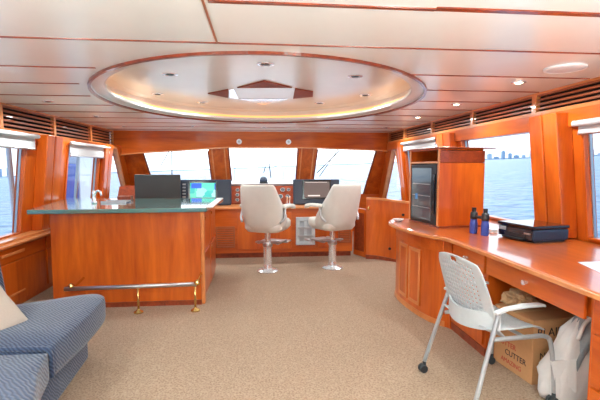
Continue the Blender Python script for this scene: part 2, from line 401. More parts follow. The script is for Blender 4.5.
# pilasters between windows
def pilaster(s, y0, y1, z0, z1, d=.12):
    global ti
    m = (y0+y1)/2; bm = nb()
    box(bm, -d, 0, y0, m-.012, z0, z1); box(bm, -d, 0, m+.012, y1, z0, z1); box(bm, -d+.03, 0, m-.012, m+.012, z0, z1)
    struct('trim_%d' % ti, lean(bm, s), W_V, bev=.008); ti += 1
pilaster(1, 3.22, 3.57, .83, 1.86, .14); pilaster(1, 5.22, 5.62, .83, 1.86, .10); pilaster(1, 7.2, 7.42, .72, 1.86, .06)
pilaster(-1, 5.15, 5.52, .68, 1.79, .12); pilaster(-1, 7.14, 7.46, .68, 1.79, .08)
pilaster(1, 1.02, 1.22, .83, 1.86, .1); pilaster(-1, 1.3, 1.6, .68, 1.79, .1)

# blinds
def blind(s, y0, y1, zt, drop, label):
    t = thing('roller_blind', label, 'blind', (s*2.5, (y0+y1)/2, zt-.05))
    r = .024; x = s*(wx(zt)-.055)
    obj('roller', cyl(nb(), (x, y0, zt-.04), (x, y1, zt-.04), r), BLIND, t, smooth=True)
    obj('fabric', box(nb(), *sorted((x+s*.025, x+s*.031)), y0+.02, y1-.02, zt-.04-drop, zt-.04), BLIND, t)
    obj('bottom_bar', cyl(nb(), (x+s*.028, y0+.02, zt-.04-drop), (x+s*.028, y1-.02, zt-.04-drop), .011, n=8), STEEL, t)
blind(1, 1.3, 3.13, 1.80, .08, 'white roller blind rolled up over the nearest right window')
blind(1, 5.78, 7.15, 1.86, .12, 'white roller blind above the right window behind the fridge')
blind(-1, 3.4, 5.05, 1.80, .14, 'white roller blind pulled slightly down over nearest left window')
blind(-1, 5.9, 7.35, 1.78, .17, 'white roller blind sagging over the left sliding window')

# ------------------------------------------------------------------ outside
SL = math.tan(math.radians(2.06)); 
bm = nb(); R_ = 6000
g = [-R_, -1500, -400, -100, 0, 100, 400, 1500, R_]
V = [[bm.verts.new((x, y, -5+SL*x)) for x in g] for y in g]
for i in range(8):
    for j in range(8): bm.faces.new([V[i][j], V[i][j+1], V[i+1][j+1], V[i+1][j]])
so = obj('sea', bm, SEA); so['kind'] = 'stuff'; tag(so, 'calm blue sea stretching to the horizon outside the windows', 'sea')
# foredeck
bm = nb(); st = [(9.3, 5.4, -.15), (12.5, 5.2, -.1), (14, 4.0, -.05), (17, 2.2, .25), (21, 1.3, .6), (23.5, .15, .8)]
loft(bm, [[(-w, y, z), (w, y, z), (w, y, z-1.6), (-w, y, z-1.6)] for y, w, z in st])
tag(obj('foredeck', bm, GELC, bev=.03, loc=(0, 9.3, -.15)), 'white foredeck of the yacht outside the windshield', 'deck')
t = thing('bow_rail', 'thin metal bow rail seen through the centre windshield', 'railing', (0, 21, .6))
rp = [(-3.9, 14, -.05, .9), (-2.1, 17, .25, 1.05), (-1.2, 21, .6, 1.38), (0, 23.3, .8, 1.62), (1.2, 21, .6, 1.38), (2.1, 17, .25, 1.05), (3.9, 14, -.05, .9)]
obj('top_rail', tube(nb(), smoothpath([(x, y, zt) for x, y, z, zt in rp]), .012, 8), WHITE, t, smooth=True)
for x, y, z, zt in rp: obj('post', tube(nb(), [(x, y, z), (x, y, zt)], .012, 8), WHITE, t)
# side decks
for s, lb in ((1, 'right'), (-1, 'left')):
    tag(obj('side_deck', box(nb(), *sorted((s*2.76, s*3.6)), -3.2, 9.8, -.3, -.12), GELC, loc=(s*3, 0, -.3)), 'white side deck along the %s side of the cabin' % lb, 'deck')
# boarding wing seen through the left sliding window
tag(obj('deck_locker', B(-5.2, -4.4, 10.85, 12.2, -.11, 2.2), WHITE, bev=.03, loc=(-4.8, 11.5, -.15)), 'white deck locker seen through the left sliding window', 'locker')
tag(obj('blue_cover', B(-5.2, -4.4, 9.9, 10.8, -.12, 1.5), BLUEF, bev=.06, loc=(-4.8, 10.3, -.15)), 'deep blue canvas cover outside the left sliding window', 'cover')
def far(px, f, w, h, mat, right):
    pass
# skyline: right side
rnd = random.Random(3)
def tower(x, y, w, h, mat, lab, grp):
    b = -5+SL*x+SL*w/2+.2
    bm = B(x-w/2, x+w/2, y-w/2, y+w/2, b, b+h); box(bm, x-w/5, x+w/5, y-w/5, y+w/5, b+h, b+h*1.12)
    tag(obj('distant_tower', bm, mat, loc=(x, y, b)), lab, 'building', grp)
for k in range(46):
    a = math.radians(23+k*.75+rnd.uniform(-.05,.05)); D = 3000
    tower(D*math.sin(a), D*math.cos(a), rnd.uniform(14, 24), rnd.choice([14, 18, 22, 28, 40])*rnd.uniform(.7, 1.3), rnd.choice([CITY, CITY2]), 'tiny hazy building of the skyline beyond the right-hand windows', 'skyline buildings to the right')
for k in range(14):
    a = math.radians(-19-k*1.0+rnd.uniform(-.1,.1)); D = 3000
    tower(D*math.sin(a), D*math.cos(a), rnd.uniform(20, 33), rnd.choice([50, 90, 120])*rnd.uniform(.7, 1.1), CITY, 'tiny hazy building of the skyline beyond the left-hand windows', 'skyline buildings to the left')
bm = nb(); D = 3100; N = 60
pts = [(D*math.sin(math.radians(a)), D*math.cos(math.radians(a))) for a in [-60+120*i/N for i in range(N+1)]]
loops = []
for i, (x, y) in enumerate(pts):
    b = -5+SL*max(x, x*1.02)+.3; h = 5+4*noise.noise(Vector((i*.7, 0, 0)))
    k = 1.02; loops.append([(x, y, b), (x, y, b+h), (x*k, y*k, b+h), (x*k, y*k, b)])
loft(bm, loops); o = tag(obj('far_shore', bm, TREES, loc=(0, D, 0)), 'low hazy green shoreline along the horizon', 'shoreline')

# wipers
def wiper(x0, z0, x1, z1, x2, z2, lab):
    t = thing('windshield_wiper', lab, 'wiper', (x0, fy(z0)+.1, z0))
    p = lambda x, z: (x, fy(z)+.13, z)
    obj('arm', tube(nb(), [p(x0, z0), p(x1, z1)], .010, 8), BLACK, t)
    obj('blade', tube(nb(), [p(x1-.03, z1+.03), p(x2, z2)], .008, 8), BLACK, t)
wiper(-1.78, 1.22, -1.68, 1.72, -1.95, 1.45, 'black wiper on the left windshield pane')
wiper(1.22, 1.30, 1.62, 1.75, 1.28, 1.22, 'black wiper leaning across the right windshield pane')
wiper(.25, 1.2, .2, 1.55, .1, 1.3, 'thin wiper on the centre windshield pane')

# ------------------------------------------------------------------ ceiling fittings
def downlight(x, y, z, lit, label, r=.062, group=None):
    t = thing('ceiling_downlight', label, 'ceiling light', (x, y, z))
    bm = nb(); lathe(bm, [(r*.62, 0), (r*.7, -.008), (r, -.006), (r, 0)], (x, y, z)); obj('trim_ring', bm, CHROME, t, smooth=False)
    bm = nb(); lathe(bm, [(.001, -.016), (r*.35, -.014), (r*.6, -.004), (r*.6, 0)], (x, y, z)); obj('lens', bm, LAMP if lit else LAMPOFF, t)
    l = bpy.data.lights.new('downlight_beam', 'AREA'); l.shape = 'DISK'; l.size = .09; l.energy = DL * (1.0 if z < 2.2 else .45); l.color = (.92, 1, .97); l.spread = PI*.95
    lo = bpy.data.objects.new('downlight_beam', l); C.objects.link(lo); lo.parent = t; lo.location = (0, 0, -.022)
DL = 10
UPL = 135  # power of the added uplighters behind the viewer
for x, y, lb in ((-.79, 3.96, 'near left one in the oval recess'), (.06, 3.50, 'nearest one in the oval recess'), (.89, 3.88, 'near right one in the oval recess'), (-1.15, 5.03, 'leftmost in the oval recess'), (1.24, 4.87, 'rightmost in the oval recess'), (-.72, 5.62, 'far left one in the oval recess'), (.80, 5.52, 'far right one in the oval recess')):
    downlight(x, y, 2.256, False, 'round chrome eyeball downlight, ' + lb, .07)
for x, y, lit, lb in ((-2.13, 4.57, 0, 'nearest on the left strip of ceiling'), (-2.13, 5.84, 0, 'second on the left strip of ceiling'), (-2.2, 7.21, 0, 'farthest on the left by the windshield'), (-1.07, 7.1, 0, 'left of centre ahead of the oval'), (.09, 7.16, 0, 'centred ahead of the oval'), (1.15, 7.1, 0, 'right of centre ahead of the oval'), (2.05, 3.2, 1, 'lit, nearest on the right strip'), (2.1, 4.36, 1, 'lit, second on the right strip'), (2.13, 5.53, 1, 'lit, third on the right strip'), (2.15, 7.0, 0, 'farthest on the right by the windshield'),
                      (-1.9, 1.3, 0, 'added for fill behind the viewer on the left'), (1.9, 1.0, 0, 'added for fill behind the viewer on the right'), (0, .3, 0, 'added for fill behind the viewer in the middle'), (-1.9, -1.3, 0, 'added for fill aft on the left'), (1.9, -1.3, 0, 'added for fill aft on the right'), (0, -1.6, 0, 'added for fill aft in the middle')):  # this row: extra out-of-view downlights added to raise the ceiling brightness
    downlight(x, y, 2.09, lit, 'round chrome downlight, ' + lb, .055)
t = thing('ceiling_speaker', 'white oval ceiling speaker near the right louvres', 'speaker', (2.07, 2.72, 2.09))
obj('rim', lathe(nb(), [(.13, 0), (.128, -.012), (.11, -.014), (.11, 0)], (2.07, 2.72, 2.09)), WHITE, t)
obj('mesh_cover', lathe(nb(), [(.001, -.02), (.09, -.016), (.11, -.010), (.11, 0)], (2.07, 2.72, 2.09)), BULKH, t, smooth=True)
W_IN = wood('inlay_wood', (6, 6, 6), (.20,.03,.01), (.38,.06,.02), coat=0, rough=.6)
MIRR = simple('mirror_inlay', (.92, .92, .92), .12, 1)
t = thing('ceiling_inlay', 'star shaped inlay of dark wood and white wedges in the oval recess', 'ceiling ornament', (.05, 4.9, 2.256))
def tri(name, pts, mat, h=.012):
    obj(name, loft(nb(), [[(x, y, 2.2555-h) for x, y in pts], [(x, y, 2.2555) for x, y in pts]]), mat, t)
tri('wood_wedge', [(-.57,4.91), (-.32,4.64), (-.36,5.17)], W_IN); tri('wood_wedge', [(-.22,4.52), (.06,4.14), (.35,4.46)], W_IN)
tri('wood_wedge', [(.39,4.52), (.6,4.67), (.64,5.0), (.42,5.16)], W_IN)
tri('white_wedge', [(-.31,4.64), (-.26,4.58), (-.24,5.23), (-.35,5.17)], MIRR); tri('white_wedge', [(-.24,5.24), (.37,5.16), (.07,5.69)], MIRR)
tri('centre_panel', [(-.22,4.54), (.36,4.48), (.37,5.14), (-.22,5.21)], CREAMP, .010)
for x, lb in ((-.37, 'left'), (.57, 'right')):
    t = thing('round_spotlight', 'small round white spotlight on the wooden header, %s one' % lb, 'spotlight', (x, 8.12, 1.92))
    obj('housing', cyl(nb(), (x, 8.14, 1.90), (x, 8.09, 1.90), .05), WHITE, t); obj('lens', cyl(nb(), (x, 8.089, 1.90), (x, 8.08, 1.90), .022), STEEL, t)

# ------------------------------------------------------------------ bar
t = thing('bar_counter', 'large glossy cherry wood bar counter with flat front', 'bar counter', (-1.34, 4.35, 0))
obj('body', B(-2.06, -.60, 4.34, 5.68, .0, .965), W_V, t, bev=.004)
obj('corner_post', box(nb(), -.60, -.565, 4.34, 4.42, 0, .965), W_L, t, bev=.01)
obj('plinth', B(-2.06, -.60, 4.33, 4.34, 0, .05), W_D, t)
for k, (a, b) in enumerate(((4.46, 5.02), (5.06, 5.62))):
    for (z0, z1) in ((.08, .50), (.54, .93)):
        d = obj('door', B(-.60, -.582, a, b, z0, z1), W_V, t, bev=.004)
        obj('latch', cyl(nb(), (-.582, a+.08, z1-.06), (-.572, a+.08, z1-.06), .017), BRASS, d)
tp = [(-2.22, 4.24), (-.53, 4.30), (-.47, 5.58), (-2.52, 5.78)]
t = thing('glass_worktop', 'green glass countertop resting on the wooden bar', 'countertop', (-1.4, 4.9, .965))
obj('slab', prism(nb(), tp, .965, 1.008), GTINT, t, bev=.008)
obj('edge_strip', box(nb(), -.545, -.47, 4.31, 5.57, 1.008, 1.016), WHITE, t)
t = thing('foot_rail', 'brass and steel foot rail running along the bar front', 'foot rail', (-1.18, 4.14, 0))
obj('rail', tube(nb(), [(-1.86, 4.14, .255), (-.62, 4.14, .27)], .02, 12), STEEL, t, smooth=True)
for x in (-1.18, -.635):
    p = obj('post', tube(nb(), [(x, 4.14, .01), (x, 4.14, .25)], .011, 10), BRASS, t, smooth=True)
    obj('flange', lathe(nb(), [(.045, 0), (.045, .012), (.018, .03), (.012, .04)], (x, 4.14, 0), 16), BRASS, p)
bm = tube(nb(), [(-1.78, 4.14, .262), (-1.76, 4.335, .31)], .012, 8); lathe(bm, [(.001, -.03), (.025, -.015), (.03, 0), (.025, .015), (.001, .03)], (-1.80, 4.15, .28), 12); obj('bracket', bm, BRASS, t)
bm = tube(nb(), [(-.62, 4.14, .27), (-.60, 4.335, .33)], .012, 8); lathe(bm, [(.001, -.035), (.025, -.02), (.032, 0), (.025, .02), (.001, .035)], (-.615, 4.14, .285), 12); obj('bracket', bm, BRASS, t)
# things on the bar
t = thing('bar_tap', 'small chrome tap standing on the glass bar top', 'tap', (-1.86, 4.95, 1.008))
obj('body', lathe(nb(), [(.03, 0), (.03, .02), (.018, .03), (.02, .10), (.028, .13), (.001, .15)], (-1.86, 4.95, 1.008), 14), CHROME, t, smooth=True)
obj('spout', arm([(-1.86, 4.95, 1.10), (-1.82, 4.93, 1.15), (-1.78, 4.92, 1.14), (-1.77, 4.92, 1.10)], .012), CHROME, t, smooth=True)
t = thing('serving_tray', 'small dark tray lying on the glass bar top', 'tray', (-1.68, 5.05, 1.008))
obj('plate', prism(nb(), [(-1.80, 4.98), (-1.52, 4.98), (-1.52, 5.16), (-1.80, 5.16)], 1.009, 1.018), BLACKG, t, bev=.003); obj('rim', box(box(nb(), -1.80, -1.52, 4.972, 4.98, 1.009, 1.03), -1.80, -1.52, 5.16, 5.168, 1.009, 1.03), STEEL, t)
tag(obj('wooden_box', B(-1.74, -1.58, 5.35, 5.47, 1.009, 1.06), W_D, bev=.004, loc=(-1.66, 5.4, 1.009)), 'small brown wooden box at the rear edge of the bar top', 'box')

# ------------------------------------------------------------------ left cabinet under the windows
def cab_left():
    t = thing('window_cabinet', 'low cherry wood cabinet under the left windows', 'cabinet', (-2.5, 3, 0))
    obj('body', B(-2.64, -2.47, -.5, 7.5, 0, .63), W_V, t)
    obj('cap', B(-2.66, -2.43, -.5, 7.5, .63, .655), W_L, t, bev=.006)
    for y0, y1 in ((2.5, 3.72), (3.78, 5.02), (5.08, 6.2)):
        d = obj('drawer', B(-2.47, -2.452, y0, y1, .485, .615), W_Y, t, bev=.003); obj('pull', B(-2.452, -2.442, (y0+y1)/2-.2, (y0+y1)/2+.2, .545, .575), W_L, d, bev=.004)
        d = obj('door', B(-2.47, -2.452, y0, y1, .06, .47), W_V, t, bev=.003); obj('pull', B(-2.452, -2.442, (y0+y1)/2-.18, (y0+y1)/2+.18, .135, .155), W_L, d, bev=.004)
cab_left()

# ------------------------------------------------------------------ helm console
t = thing('helm_console', 'wide cherry wood helm console across the bow', 'console', (.2, 6.6, 0))
obj('body', B(-2.3, 1.48, 6.53, 7.6, .08, .77), W_X, t)
obj('plinth', B(-2.28, 1.46, 6.56, 7.55, 0, .08), W_D, t)
obj('desk_top', B(-2.32, 1.50, 6.48, 7.15, .77, .80), W_L, t, bev=.008)
for a, b in ((-.98, -.70), (-.34, .50), (.92, 1.22)): obj('front_panel', B(a, b, 6.515, 6.53, .14, .72), W_V, t, bev=.004)
def consvent(x0, x1, z0, z1):
    v = obj('louvre_vent', box(box(box(B(x0, x1, 6.51, 6.53, z0, z0+.02), x0, x1, 6.51, 6.53, z1-.02, z1), x0, x0+.02, 6.51, 6.53, z0+.02, z1-.02), x1-.02, x1, 6.51, 6.53, z0+.02, z1-.02), W_SL, t)
    bm = nb(); k = 8; h = (z1-z0-.04)/k
    for i in range(k): box(bm, x0+.02, x1-.02, 6.516, 6.53, z0+.02+h*(i+.35), z0+.02+h*(i+.85))
    obj('slats', bm, W_SL, v)
consvent(-.67, -.38, .17, .50); consvent(1.25, 1.45, .22, .48)
obj('dash_shelf', loft(nb(), [[(x, 7.22, 1.10), (x, 8.85, 1.10), (x, 8.85, 1.135), (x, 7.20, 1.135)] for x in (-1.95, 1.38)]), GREYPANEL, t)
obj('dash_riser', loft(nb(), [[(x, 7.02, .80), (x, 7.6, .80), (x, 7.6, 1.10), (x, 7.20, 1.10)] for x in (-2.3, 1.48)]), W_D, t)
ip = thing('instrument_panel', 'dark wood instrument panel with gauges between the helm displays', 'instrument panel', (.05, 7.05, .82))
def riser(x, z, off): # point on the sloping riser
    k = (z-.80)/.30; return Vector((x, 7.02+.18*k-off, z))
obj('board', loft(nb(), [[riser(x, .82, .0), riser(x, 1.08, .0), riser(x, 1.08, .02), riser(x, .82, .02)] for x in (-.45, .58)]), W_D, ip)
nrm = Vector((0, -.857, .514))
GC = simple('gauge_face', (.10, .12, .14), .2)
for x, z, r in ((-.36, 1.03, .03), (-.36, .95, .03), (-.36, .87, .03), (-.27, 1.03, .03), (-.27, .95, .03), (-.27, .87, .03), (.24, 1.03, .045), (.40, 1.03, .04), (.24, .92, .04), (.36, .92, .04), (.48, .92, .035), (.50, 1.03, .03)):
    c = riser(x, z, .02); gbm = cyl(nb(), c, c+nrm*.014, r, n=20); q = obj('gauge', gbm, CHROME, ip); obj('dial', cyl(nb(), c+nrm*.014, c+nrm*.016, r*.78, n=20), GC, q)
t = thing('compass', 'dark dome compass on the dash below the centre windshield', 'compass', (.08, 7.4, 1.135))
obj('base', lathe(nb(), [(.075, 0), (.075, .02), (.06, .03)], (.08, 7.4, 1.135)), BLACK, t); obj('dome', lathe(nb(), [(.068, .03), (.072, .055), (.055, .095), (.025, .115), (.001, .12)], (.08, 7.4, 1.135)), NAVY, t, smooth=True)
# throttle
t = thing('throttle_lever', 'chrome throttle levers beside the right helm display', 'throttle', (.47, 6.75, .80))
obj('base', B(.42, .52, 6.68, 6.82, .80, .83), CHROME, t, bev=.01)
for dx in (-.02, .02): obj('lever', cyl(nb(), (.47+dx, 6.75, .83), (.47+dx, 6.70, .95), .008, .013), CHROME, t)
# displays
def display(x0, x1, lab, scr, sx0, sx1, sz0, sz1, extra):
    t = thing('helm_display', lab, 'display', ((x0+x1)/2, 6.9, .80))
    z0, z1 = .803, 1.215; k = .12
    f = lambda z, o: 6.84+(z-z0)*k+o
    def slab(name, xa, xb, za, zb, o0, o1, mat, par, bev=0):
        return obj(name, loft(nb(), [[(x, f(za, o0), za), (x, f(za, o1), za), (x, f(zb, o1), zb), (x, f(zb, o0), zb)] for x in (xa, xb)]), mat, par, bev=bev)
    slab('casing', x0, x1, z0, z1, 0, .07, NAVY, t, .015)
    b = slab('bezel', sx0-.03, sx1+.03, sz0-.03, sz1+.03, -.008, .001, BLACKG, t, .003)
    slab('screen', sx0, sx1, sz0, sz1, -.011, -.006, scr, b)
    extra(slab, b, t)
def exl(slab, b, t):
    slab('blue_window', -1.08, -.92, 1.08, 1.16, -.013, -.010, SCRB, b)
    for i in range(5): slab('button', -1.22, -1.17, .93+i*.05, .955+i*.05, -.006, .001, GREYPANEL, t)
def exr(slab, b, t):
    slab('text_bar', .80, 1.0, .94, .96, -.013, -.010, SCRL, b); slab('text_bar', .76, 1.12, 1.165, 1.172, -.013, -.010, SCRL, b)
display(-1.28, -.45, 'left helm display showing a blue and green chart', CHART, -1.10, -.70, .93, 1.165, exl)
display(.56, 1.33, 'right helm display with dim grey screen', SCR2, .74, 1.16, .92, 1.18, exr)
t = thing('chart_monitor', 'large dark switched-off monitor standing behind the bar', 'monitor', (-1.55, 6.6, .80))
obj('screen_panel', B(-1.88, -1.20, 6.58, 6.62, .94, 1.305), simple('monitor_grey', (.035, .04, .042), .4), t, bev=.008)
obj('stand', B(-1.60, -1.48, 6.62, 6.66, .80, 1.1), BLACK, t); obj('foot', B(-1.72, -1.36, 6.54, 6.72, .80, .815), BLACK, t)
# grey panel on console front
t = thing('footrest_panel', 'pale grey metal folding panel on the console front between helm seats', 'panel', (.72, 6.5, .2))
obj('frame', box(box(box(B(.57, .62, 6.47, 6.512, .2, .64), .82, .87, 6.47, 6.512, .2, .64), .62, .82, 6.47, 6.512, .58, .64), .62, .82, 6.47, 6.512, .2, .25), GREYP, t, bev=.006)
obj('plate', B(.62, .82, 6.495, 6.512, .25, .58), GREYPANEL, t)
for z in (.33, .46): obj('bracket', B(.60, .84, 6.455, 6.47, z, z+.03), STEEL, t, bev=.004)
obj('centre_bar', B(.70, .74, 6.475, 6.495, .25, .58), GREYP, t)

# ------------------------------------------------------------------ curved stair enclosure + little door
arc = smoothpath([(1.64, 6.30, .925), (1.80, 6.24, .92), (1.98, 6.10, .905), (2.14, 5.88, .89), (2.28, 5.6, .875), (2.42, 5.25, .86)], 6)
def wallstrip(z0, top, th, e=0):
    a = [Vector(p) for p in arc]; loops = []
    for i, p in enumerate(a):
        d = (a[min(i+1, len(a)-1)]-a[max(i-1, 0)]); d.z = 0; d.normalize(); nn = Vector((d.y, -d.x, 0))*-1
        zt = p.z+top
        q0 = p-nn*e; q1 = p+nn*th
        zb = z0 if z0 is not None else p.z
        loops.append([(q0.x, q0.y, zb), (q1.x, q1.y, zb), (q1.x, q1.y, zt), (q0.x, q0.y, zt)])
    return loft(nb(), loops)
t = thing('stair_enclosure', 'curved cherry wood stair enclosure right of the helm', 'partition', (2.0, 6.1, 0))
obj('curved_panel', wallstrip(0, 0, .04), W_V, t, smooth=False)
obj('rail_cap', wallstrip(None, .03, .055, .015), W_L, t)
obj('skirting', wallstrip(0, -.86, .0, .012), W_D, t)
for p in ((1.97, 6.09, .20), (2.10, 5.90, .73)): obj('knob', lathe(nb(), [(.001, -.022), (.02, -.012), (.02, .012), (.001, .022)], (p[0]-.03, p[1]-.035, p[2]), 12), BLACK, t)
t = thing('stair_door', 'small dark glossy door standing ajar beside the curved stair enclosure', 'door', (1.57, 6.45, 0))
dx, dy = .14/.35, -.32/.35
def dp(u, o, z): return (1.51+dx*u*.92+o*dy*-1, 6.60+dy*u*.92+o*dx, z)
def dslab(name, u0, u1, o0, o1, z0, z1, mat, par, bev=0): 
    return obj(name, loft(nb(), [[dp(u0,o0,z), dp(u1,o0,z), dp(u1,o1,z), dp(u0,o1,z)] for z in (z0, z1)]), mat, par, bev=bev)
dslab('leaf', 0, .325, 0, .03, .015, .77, W_V, t, .004); dslab('inset_panel', .05, .30, -.008, .0, .10, .70, W_D, t, .003)
obj('latch', lathe(nb(), [(.001,-.03), (.022,-.015), (.022,.015), (.001,.03)], (1.66, 6.23, .79), 12), BRASS, t)

# ------------------------------------------------------------------ helm chairs
def helm_chair(label, loc, rz):
    t = thing('helm_chair', label, 'helm seat')
    p = obj('pedestal', lathe(nb(), [(.145, 0), (.145, .012), (.11, .03), (.062, .045), (.055, .10), (.055, .36), (.04, .37), (.04, .555)], (0,0,0), 28), CHROME, t, smooth=False)
    obj('collar', lathe(nb(), [(.062, .34), (.066, .35), (.066, .39), (.062, .40)], (0,0,0), 24), STEEL, p)
    obj('footrest_arm', box(B(-.16, -.12, 0, .34, .37, .395), .12, .16, 0, .34, .37, .395), STEEL, t, bev=.006)
    obj('footrest_crossbar', B(-.17, .17, -.03, .03, .385, .41), STEEL, t, bev=.006)
    obj('footrest', B(-.18, .18, .30, .46, .345, .37), STEEL, t, bev=.01)
    def rr(w, y0, y1, z, n=6, r=.09):
        out = []
        for cx, cy, a0 in ((w-r, y1-r, 0), (-w+r, y1-r, 90), (-w+r, y0+r, 180), (w-r, y0+r, 270)):
            for i in range(n+1):
                a = math.radians(a0+90*i/n); out.append((cx+r*math.cos(a), cy+r*math.sin(a), z))
        return out
    obj('seat', loft(nb(), [rr(.16, -.16, .18, .552), rr(.22, -.22, .25, .565), rr(.255, -.24, .29, .61), rr(.255, -.24, .30, .68), rr(.235, -.22, .28, .71), rr(.17, -.15, .2, .72)]), VINYL, t, smooth=True)
    # wrap-round back shell (grid, thick)
    bm = nb(); loops = []
    zs = [.56, .60, .68, .78, .90, 1.02, 1.12, 1.17, 1.195]
    ws = [.20, .255, .285, .292, .285, .268, .248, .235, .215]
    ds = [.20, .28, .30, .27, .20, .13, .09, .07, .05]
    yb = [-.19, -.245, -.275, -.30, -.325, -.35, -.37, -.375, -.37]
    th = [.04, .05, .06, .065, .07, .07, .065, .05, .02]
    for z, w, d, y, h in zip(zs, ws, ds, yb, th):
        N = 14; o = []; inn = []
        for i in range(N+1):
            a = -PI/2 + PI*i/N; sx = math.copysign(abs(math.sin(a))**.6, math.sin(a)); cy = abs(math.cos(a))**.6
            o.append((w*sx, y+d*(1-cy), z)); inn.append(((w-h)*sx, y+h+(d-h)*(1-cy) if d > h else y+h, z))
        loops.append(o+list(reversed(inn)))
    loft(bm, loops); obj('backrest_cover', bm, VINYL, t, smooth=True)
    for s in (-1, 1):
        a = obj('armrest', loft(nb(), [[(s*.30+dx*.9, y, z+dz) for dx, dz in ((-.035,-.02), (.035,-.02), (.04,.0), (.03,.025), (-.03,.025), (-.04,0))] for y, z in ((-.16,.90), (-.12,.905), (.10,.90), (.18,.885), (.21,.87))]), VINYL, t, smooth=True)
        obj('arm_bracket', arm([(s*.27, -.22, .70), (s*.31, -.17, .76), (s*.30, -.12, .88)], .016), STEEL, a)
    t.location = loc; t.rotation_euler.z = rz
    return t
c1 = helm_chair('cream helm chair turned right, the left one of the pair', (.11, 5.67, 0), math.radians(-24))
c2 = copytree(c1); c2.location = (1.02, 5.76, 0); c2.rotation_euler.z = math.radians(26)
c2['label'] = 'cream helm chair turned left, the right one beside the stair enclosure'
c1['group'] = c2['group'] = 'cream helm chairs'

# ------------------------------------------------------------------ right cabinet, desk
front = [(1.60, 4.62), (1.50, 4.45), (1.48, 4.2), (1.50, 3.9), (1.56, 3.62), (1.66, 3.47)]
fr = [(v.x, v.y) for v in smoothpath([(x, y, 0) for x, y in front], 6)]
BACK = 2.60
body = fr + [(1.66, 3.45), (BACK, 3.45), (BACK, 4.62)]
t = thing('curved_cabinet', 'curved cherry wood cabinet carrying the fridge tower', 'cabinet', (1.9, 4.0, 0))
obj('body', prism(nb(), body, .0, .785), W_V, t)
def onf(y0, y1, off, n=8):   # strip following the curved front between two y values
    pts = [p for p in fr]; out = []
    for i in range(n+1):
        y = y0+(y1-y0)*i/n
        for (xa, ya), (xb, yb) in zip(pts, pts[1:]):
            if yb <= y <= ya:
                k = (ya-y)/(ya-yb); x = xa+(xb-xa)*k; out.append((x-off, y)); break
    return out
def fstrip(name, y0, y1, z0, z1, o0, o1, mat, par, bev=0):
    a = onf(y0, y1, o0); b = list(reversed(onf(y0, y1, o1))); return obj(name, prism(nb(), a+b, z0, z1), mat, par, bev=bev)
fstrip('skirting', 3.50, 4.58, 0, .05, -.002, .010, W_L, t)
for a, b in ((4.03, 4.24), (3.78, 3.99)):
    d = fstrip('door', a, b, .10, .64, -.001, .010, W_V, t, .002)
    for q in ((a, a+.025, .10, .64), (b-.025, b, .10, .64), (a+.025, b-.025, .10, .13), (a+.025, b-.025, .61, .64)): fstrip('door_frame', *q, .010, .017, W_L, d)
fstrip('apron', 3.52, 4.56, .67, .775, 0, .008, W_Y, t, .002)
# knee-hole desk
t = thing('writing_desk', 'built-in cherry wood desk with drawers and knee hole', 'desk', (2.1, 2.4, 0))
obj('pedestal', B(1.68, BACK, 2.90, 3.45, 0, .785), W_V, t); obj('pedestal', B(1.68, BACK, -.2, 1.93, 0, .785), W_V, t)
obj('back_panel', B(2.55, BACK, 1.93, 2.90, 0, .785), W_V, t); obj('apron_box', B(1.70, 2.30, 1.93, 2.90, .645, .785), W_V, t)
obj('base_board', box(B(1.67, 1.68, 2.90, 3.45, 0, .06), 1.67, 1.68, -.2, 1.93, 0, .06), W_D, t)
def knob(p, par):
    obj('knob', loft(nb(), [circ((p[0]-q, p[1], p[2]), (1,0,0), r, 14) for q, r in ((0, .012), (.012, .010), (.02, .018), (.03, .016), (.034, .001))]), BRASS if False else CHROME, par)
for y0, y1, z0, z1 in ((2.93, 3.44, .625, .765), (1.96, 2.90, .635, .765), (1.38, 1.90, .60, .765), (.8, 1.34, .60, .765), (1.38, 1.90, .32, .585), (1.38, 1.90, .07, .305)):
    d = obj('drawer', B(1.662, 1.68, y0, y1, z0, z1), W_Y, t, bev=.004); knob((1.662, (y0+y1)/2 + (.0 if y1 < 2.95 or y0 > 2.91 else 0), (z0+z1)/2), d)
obj('door', B(1.664, 1.68, 2.93, 3.44, .08, .605), W_V, t, bev=.004)
# continuous worktop
edge = [(1.60, 4.72), (1.47, 4.60), (1.405, 4.40), (1.40, 4.15), (1.43, 3.85), (1.50, 3.58), (1.58, 3.44), (1.60, 3.2)]
ed = [(v.x, v.y) for v in smoothpath([(x, y, 0) for x, y in edge], 6)]
t = thing('desk_worktop', 'long glossy cherry worktop running from fridge cabinet along the desk', 'worktop', (2.0, 3, .785))
obj('top', prism(nb(), ed+[(1.60, -.2), (2.63, -.2), (2.63, 4.72)], .788, .822), W_TOP, t, bev=.01, seg=3)
obj('front_lip', prism(nb(), [(x-.004, y) for x, y in ed]+[(1.596, -.2), (1.612, -.2)]+[(x+.014, y) for x, y in reversed(ed)], .786, .815), W_L, t, bev=.006)

# fridge tower
A = Vector((1.74, 3.93)); rz = math.radians(7)
u = Vector((math.cos(rz), math.sin(rz))); v = Vector((-math.sin(rz), math.cos(rz)))   # u: along near face, v: away
def tpz(a, b, z): p = A+u*a+v*b; return (p.x, p.y, z)
def tb(name, a0, a1, b0, b1, z0, z1, mat, par, bev=0):
    return obj(name, loft(nb(), [[tpz(a0,b0,z), tpz(a1,b0,z), tpz(a1,b1,z), tpz(a0,b1,z)] for z in (z0, z1)]), mat, par, bev=bev)
t = thing('fridge_tower', 'tall glossy cherry wood cabinet housing the fridge', 'cabinet', (1.95, 4.2, .822))
tb('side_panel', 0, .50, 0, .03, .84, 1.46, W_V, t, .003); tb('side_panel', 0, .50, .57, .60, .84, 1.60, W_V, t); tb('back_panel', .47, .50, .03, .57, .84, 1.60, W_V, t)
tb('upper_band', 0, .50, 0, .03, 1.462, 1.58, W_D, t, .003)
